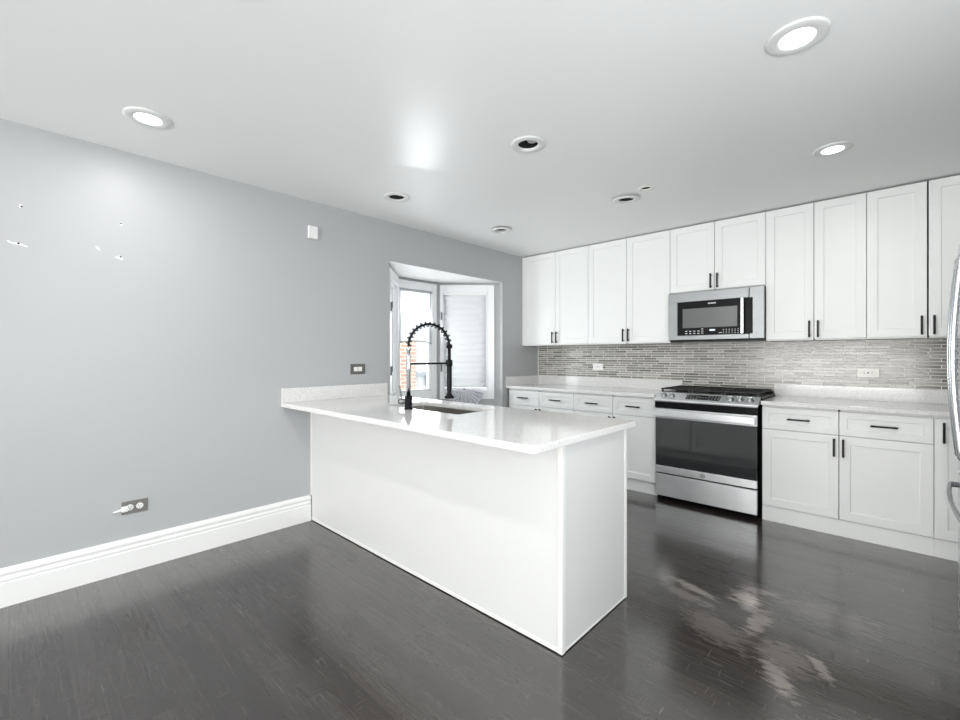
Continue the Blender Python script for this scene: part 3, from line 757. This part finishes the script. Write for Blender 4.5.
for k in range(25):
    q = k / 24; pp.append(Vector((FX - .030 - .022 * math.sin(math.pi * q) ** .7, FY0 + .07 + (FY1 - FY0 - .14) * q, .69)))
pp += [Vector((FX - .026, FY1 - .062, .69)), Vector((FX - .001, FY1 - .06, .69))]
part('handle', tube(NB(), pp, .0115, 14), 'chrome', fz, 'bowed chrome bar handle')
part('toe_grille', bx(FX + .03, FX + .09, FY0 + .01, FY1 - .01, .002, .055), 'black_plastic', fg)

# ---------------------------------------------------------------- ceiling lights
def lit(x, y, label, r=.100, glow=.056, watts=6.5):
    t = thing('recessed_light', label, 'ceiling light', (x, y, H), 'recessed ceiling lights')
    part('trim_ring', lathe(NB(), [(r, 0), (r, -.004), (r - .008, -.007), (glow + .006, -.009), (glow, -.006), (glow, -.001)], (x, y, H - .0002), seg=40, cap0=False, cap1=False), 'light_trim', t)
    part('lens', lathe(NB(), [(.0001, -.0075), (glow * .6, -.007), (glow, -.0045)], (x, y, H), seg=32, cap0=False, cap1=False), 'lamp', t, 'glowing lens')
    l = bpy.data.lights.new('lamp_light', 'AREA'); l.shape = 'DISK'; l.size = glow * 1.9; l.energy = watts; l.color = (1, .985, .965)
    o = bpy.data.objects.new('lamp_light', l); COL.objects.link(o); o.parent = t; o.location = (0, 0, -.012)
    return t
lit(*LIT[0], 'lit recessed ceiling light above the grey wall, leftmost in the room', watts=4.5)
lit(*LIT[1], 'largest lit recessed ceiling light, nearest the top right of the photo', watts=5)
lit(*LIT[2], 'lit recessed ceiling light in front of the right upper cabinets', .092, .052, 3.5)
for X in (1.77, 3.0):
    lit(X, -4.09, 'lit recessed ceiling light close above the camera', watts=6.0)
def off(x, y, label, drop=0.0, tilt=0.0, ang=0.0, bulb=True, R_=.098, r=.055):
    t = thing('recessed_light', label, 'ceiling light', (x, y, H), 'recessed ceiling lights')
    t.rotation_euler = (0, 0, 0)
    b = NB(); lathe(b, [(R_, -.001), (R_, -.005), (R_ - .01, -.008), (r + .012, -.009), (r + .002, -.006), (r, .001)], (x, y, H - drop), seg=40, cap0=False, cap1=False)
    if tilt:
        mt = Matrix.Translation((x, y, H - drop)) @ Matrix.Rotation(tilt, 4, (math.cos(ang), math.sin(ang), 0)) @ Matrix.Translation((-x, -y, -(H - drop)))
        bmesh.ops.transform(b, matrix=mt, verts=b.verts[:])
    part('trim_ring', b, 'light_trim', t)
    part('can', lathe(NB(), [(.066, .004), (.066, .13), (.0001, .13)], (x, y, H), seg=32, cap0=False, cap1=False), 'can', t, 'dark empty can')
    if bulb: part('bulb', lathe(NB(), [(.0001, .012), (.018, .012), (.028, .016), (.031, .026), (.024, .08), (.014, .125)], (x + .018, y + .016, H), seg=24, cap0=False), 'bulb', t, 'unlit grey bulb')
    return t
off(*OFF[0], 'unlit recessed ceiling light nearest the centre of the room, dark opening')
off(*OFF[1], 'unlit recessed ceiling light near the grey wall, above the switch plate')
off(*OFF[2], 'unlit recessed ceiling light near the corner above the bay, trim hanging down', drop=.012)
off(*OFF[3], 'unlit recessed ceiling light with tilted trim in front of the upper cabinets', drop=.004, tilt=R(4), ang=R(40), bulb=False)
x, y = SMALL
t = thing('ceiling_socket', 'small round open fitting in the ceiling beside the tilted light trim', 'ceiling fitting', (x, y, H))
part('rim', lathe(NB(), [(.052, -.001), (.050, -.005), (.034, -.006), (.030, .001)], (x, y, H), seg=28, cap0=False, cap1=False), 'cream_plastic', t)
part('cup', lathe(NB(), [(.0295, .004), (.0295, .05), (.0001, .05)], (x, y, H), seg=24, cap0=False, cap1=False), 'can', t, 'dark opening')
part('screw', lathe(NB(), [(.006, .0), (.006, .03)], (x, y, H + .01), seg=12), 'chrome', t)

# ---------------------------------------------------------------- wall plates and marks
def socket_back(x0, x1, z0, z1, label, m):
    t = thing('wall_outlet', label, 'outlet', ((x0 + x1) / 2, -.009, z0), 'outlets in the tile splashback')
    part('plate', bx(x0, x1, -.015, -.0092, z0, z1, bev=.002), m, t)
    cx, cz = (x0 + x1) / 2, (z0 + z1) / 2
    part('receptacle', bx(cx - .034, cx + .034, -.018, -.0145, cz - .017, cz + .017, bev=.001), m, t)
    s = NB()
    for dx in (-.022, .022):
        for dz in (-.006, .006): box(s, cx + dx - .0045, cx + dx + .0045, -.0186, -.0176, cz + dz - .0013, cz + dz + .0013)
    box(s, cx - .006, cx + .006, -.0190, -.0176, cz - .005, cz + .005)
    for dx in (-.048, .048): box(s, cx + dx - .002, cx + dx + .002, -.0158, -.0146, cz - .002, cz + .002)
    part('slots', s, 'dark_slot', t)
socket_back(.772, .892, 1.098, 1.172, 'white outlet on the tiles left of the range', 'white_plastic')
socket_back(3.062, 3.190, 1.090, 1.162, 'cream outlet on the tiles right of the range', 'cream_plastic')

t = thing('light_switch', 'steel switch plate with white rocker on the grey wall above the peninsula', 'switch', (0, -2.573, 1.105))
part('plate', bx(.0005, .006, -2.642, -2.504, 1.106, 1.190, bev=.002), 'plate_steel', t)
part('rocker', box(box(NB(), .006, .009, -2.612, -2.576, 1.130, 1.166, .001), .006, .0095, -2.572, -2.536, 1.130, 1.166, .001), 'white_plastic', t, 'white rocker')
t = thing('wall_outlet', 'low steel outlet plate with two white sockets near the baseboard', 'outlet', (0, -4.05, .33))
part('plate', bx(.0005, .006, -4.118, -3.995, .333, .408, bev=.002), 'plate_steel', t)
for y in (-4.080, -4.034):
    so = part('socket', lathe(NB(), [(.0175, 0), (.0175, .003), (.016, .004)], (.006, y, .371), (1, 0, 0), 24), 'white_plastic', t)
    s = NB(); box(s, .0098, .0104, y - .007, y - .005, .372, .380); box(s, .0098, .0104, y + .005, y + .007, .372, .380); lathe(s, [(.0028, 0), (.0028, .0006)], (.0098, y, .3645), (1, 0, 0), 12)
    part('slots', s, 'dark_slot', so)
pl = NB(); box(pl, .0108, .030, -4.122, -4.090, .354, .386, .006, 3); tube(pl, [(.020, -4.12, .368), (.018, -4.14, .364), (.012, -4.158, .361)], [.009, .006, .003], 10)
tag(link('plug_adapter', pl, 'white_plastic'), 'white plug stub pushed into the left side of the low outlet', 'plug')
t = thing('wall_sensor', 'small white box high on the grey wall', 'sensor', (0, -2.967, 2.155))
part('case', bx(.0005, .022, -3.005, -2.932, 2.158, 2.254, bev=.004), 'white_plastic', t)
part('back_plate', bx(.0003, .006, -3.012, -2.925, 2.151, 2.261, bev=.001), 'soffit', t)
def smear(label, y, z, pts, hole):
    bm = NB(); prism(bm, [(y + a, z + b) for a, b in pts], 0, .0002, .0012)
    o = tag(link('spackle_smear', bm, 'spackle'), label, 'spackle', 'repair marks on the grey wall')
    if hole: part('nail_hole', lathe(NB(), [(.005, 0), (.005, .0006), (.0001, .0006)], (.0012, y + hole[0], z + hole[1]), (1, 0, 0), 12, cap1=False), 'dark_slot', o, 'dark nail hole')
blob = lambda a, b, n=9, j=.25: [(a * (1 + j * math.sin(3.1 * k)) * math.cos(2 * math.pi * k / n), b * (1 + j * math.cos(2.3 * k)) * math.sin(2 * math.pi * k / n)) for k in range(n)]
smear('nail hole with a trace of white filler, highest at the left of the wall', -4.521, 2.025, blob(.008, .010), (.002, -.001))
smear('long white filler smear with a nail hole, far left of the wall', -4.530, 1.830, [(-.042, .010), (-.036, .012), (-.022, .003), (-.008, .008), (.006, .006), (.020, -.003), (.036, -.007), (.030, -.010), (.006, -.006), (-.018, -.004), (-.034, .002)], (.0, .003))
smear('nail hole with a dab of filler, above the two lower white dabs', -4.118, 2.020, blob(.007, .011), (-.001, .004))
smear('short slanted white filler dab without a hole', -4.222, 1.864, [(-.011, .010), (-.004, .011), (.006, .001), (.011, -.010), (.004, -.012), (-.006, -.002)], None)
smear('white filler smear with a nail hole, right of the slanted dab', -4.126, 1.828, [(-.026, -.002), (-.012, .001), (-.002, .009), (.008, .007), (.012, -.004), (.018, -.010), (.004, -.012), (-.012, -.008)], (.004, .003))
